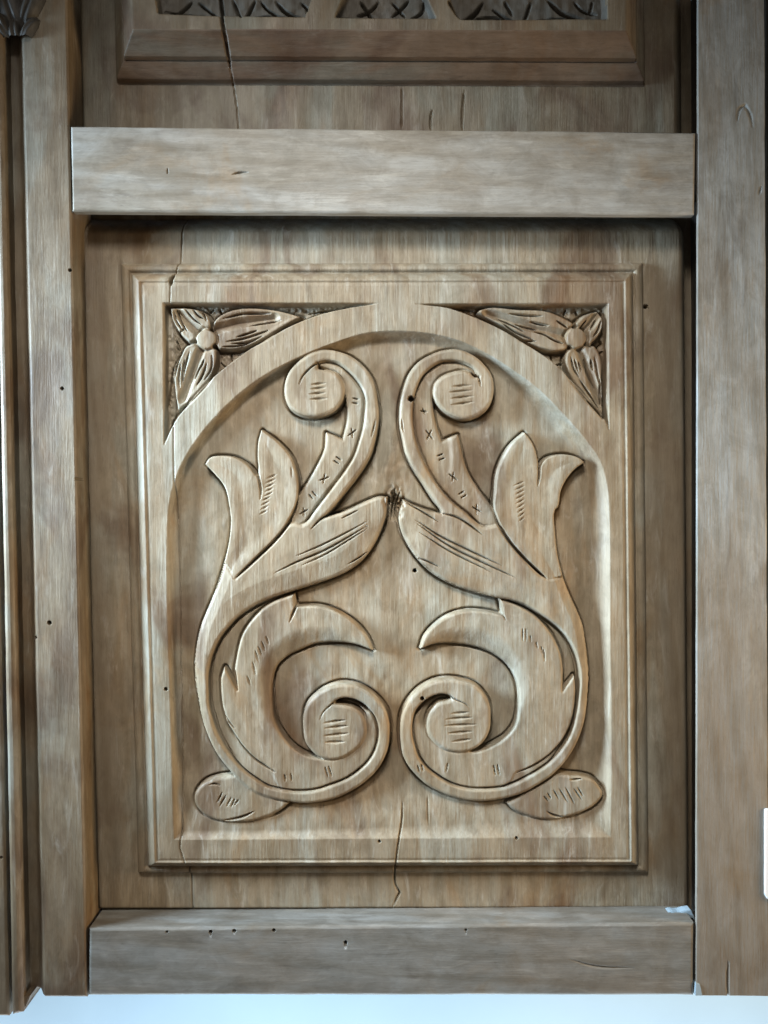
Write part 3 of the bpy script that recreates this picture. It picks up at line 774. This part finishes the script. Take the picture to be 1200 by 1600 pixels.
# ------------------------------------------------------------------ frame timbers
HF = 25.0
def rail_marks(F):
    F.groove([(362,273),(374,270),(388,269)], 2.5, 2.5, .4)
    F.groove([(262,263),(262,272)], 1.4, 2, .3)
slab('rail', [(110,197),(1087,207),(1085,335),(113,330)], HF + 2, HF - 12, M_RAIL, door, 6, None, rail_marks, (), 2.4, 1.2, 1, [(355,262,395,282),(255,258,268,276)])
prism('rail_slot_blocker', [(60,200),(1140,208),(1140,290),(60,290)], HF - 12.5, -75, M_DARK, door, 0.5)  # added hidden block; its dark colour keeps the slot below the rail black
def rail2_marks(F):
    F.groove([(888,1498),(930,1510),(990,1512)], 2.5, 1.5, .4)
slab('rail', [(139,1451),(1085,1442),(1084,1556),(138,1556)], HF, -60, M_RAIL2, door, 6, None, rail2_marks,
     [(540,1472,2.2),(261,1456,1.8),(329,1456,2.6),(366,1455,2.6),(428,1454,2.4),(728,1453,1.8)], 3.5, 1.2, 2, [(885,1490,995,1520)])
def stile_prof(a):
    # cove beside the bead
    return -22 * (1 - sstep(a, .15, .36)) + 3 * sstep(-a, -.05, 0)
slab('stile', [(-2,-60),(103,-60),(136,1558),(36,1558)], HF, -60, M_STILE, door, 7, stile_prof, None,
     [(97,607,2.4),(77,973,3.0),(109,422,2.2),(119,748,2.4),(55,996,2.0)], 2.5, 1.4, 3)
slab('bead', [(-14,-60),(-1,-60),(35,1583),(18,1587)], HF + 9, -60, M_STILE, door, 7, None, None, (), 4.5, .8, 4)
prism('bead_foot', [(34,1556),(47,1555.5),(41,1570),(34,1581)], HF + 2, -55, M_STILE, door, 1.5)
prism('gap_blocker', [(1078,1458),(1125,1458),(1125,1551),(1078,1551)], HF - 10, -55, M_DARK, door, .5)  # added dark block, stops the bright wall showing between rail and upright
def stile2_marks(F):
    F.groove([(1138,1500),(1137,1530),(1138,1556)], 1.6, 6, .4, ends=(1, 0))
    F.groove([(1152,190),(1156,170),(1164,165),(1172,180),(1176,200)], 4, 1.6, .3)
    F.groove([(1190,290),(1186,305)], 2, 2, .3)
st = slab('stile', [(1091,-60),(1194,-60),(1201,1557),(1088,1556)], HF + 1, HF - 4, M_STILE2, door, 7, None, stile2_marks, (), .7, 1.4, 5, [(1128,1490,1150,1556),(1145,155,1197,310)])
prism('stile_slot_blocker', [(1116,-60),(1185,-60),(1190,1550),(1116,1550)], HF - 4.3, -75, M_DARK, door, 0.5)  # added hidden block, painted dark to shade the slot behind the upright
st['label'] = 'grey right upright of the frame'
prism('gap_light_putty_patch', [(1036,1428),(1050,1425),(1061,1426),(1072,1423),(1080,1422),(1085,1432),(1086,1438),(1079,1434),(1068,1435),(1055,1430)], -6, -22, M_GAP_PUTTY, door, 1.0)  # solid patch painted as background light leaking through the gap under the panel
prism('gap_light_putty_patch', [(1087,1535),(1094,1538),(1098,1556),(1086,1556)], HF + 2.5, HF - 6, M_GAP_PUTTY, door, .8)

# carved drop at the head of the bead, its shadow put into the wood colour
def carved_drop():
    s = np.linspace(0, 1, 90); t = np.linspace(0, 1, 110)
    ss, tt = np.meshgrid(s, t)
    U = -40 + 125 * ss; V = -90 + 165 * tt
    global F
    U0, V0 = U, V; U = U - 6; V = V - 42
    F = Field(U, V)
    H = np.full(U.shape, 12.0)
    for k, (cx, cy, rx, ry, a) in enumerate(((20, -20, 30, 60, .3), (58, -20, 17, 48, -.45), (-8, -25, 24, 52, .1), (30, 22, 13, 30, .1), (52, 22, 10, 28, -.6), (10, 14, 12, 26, .5))):
        dx, dy = U - cx, V - cy
        x = dx * math.cos(a) - dy * math.sin(a); y = dx * math.sin(a) + dy * math.cos(a)
        q = (x / rx) ** 2 + (y / ry) ** 2
        H = np.maximum(H, 12 + (26 + 3 * (k % 3)) * np.sqrt(np.clip(1 - q, 0, 1)) - 4 * np.exp(-(x / 3) ** 2) * (q < 1))
    F.H = H
    keep = (H > 13)
    U, V = U0, V0
    P, n = front_arrays(U - 600, V, F.H)
    fq = quads(*P.shape[:2])
    sel = keep.ravel()[fq].any(1)
    f = fq[sel]; used, inv = np.unique(f, return_inverse=True)
    o = emit('carved_drop', P.reshape(-1, 3)[used], inv.reshape(-1, 4), n.reshape(-1, 3)[used], M_DARK, door)
    o['label'] = 'carved drop at the head of the left upright, its shadow painted into the wood'
carved_drop()

# ------------------------------------------------------------------ neighbours
jamb = slab('door_jamb', [(-90,-60),(-22,-60),(14,1588),(-90,1588)], HF, -60, M_STILE, None, 7, None, None, [(2,1340,2)], 2.5, 1.0, 8)
jamb['kind'] = 'thing'; jamb['label'] = 'narrow brown wooden jamb at the left picture edge beyond the dark gap'; jamb['category'] = 'door jamb'
post = slab('side_post', [(1198,-60),(1300,-60),(1300,1556),(1206,1556)], -30, -80, M_DARK, None, 9, None, None, (), 2.5, 1.0, 9)  # neighbouring member in shadow, that shade painted into its wood
post['kind'] = 'thing'; post['kind'] = 'thing'; post['label'] = 'dark side post set back behind the right upright of the carved door'; post['category'] = 'post'
plate = prism('wall_plate', [(1195,1264),(1245,1262),(1245,1420),(1204,1408),(1198,1404),(1195,1398)], HF + 4, HF + .5, M_WHITE, None, 1.2)
plate['label'] = 'white plate with a rounded corner at the right picture edge'; plate['category'] = 'plate'
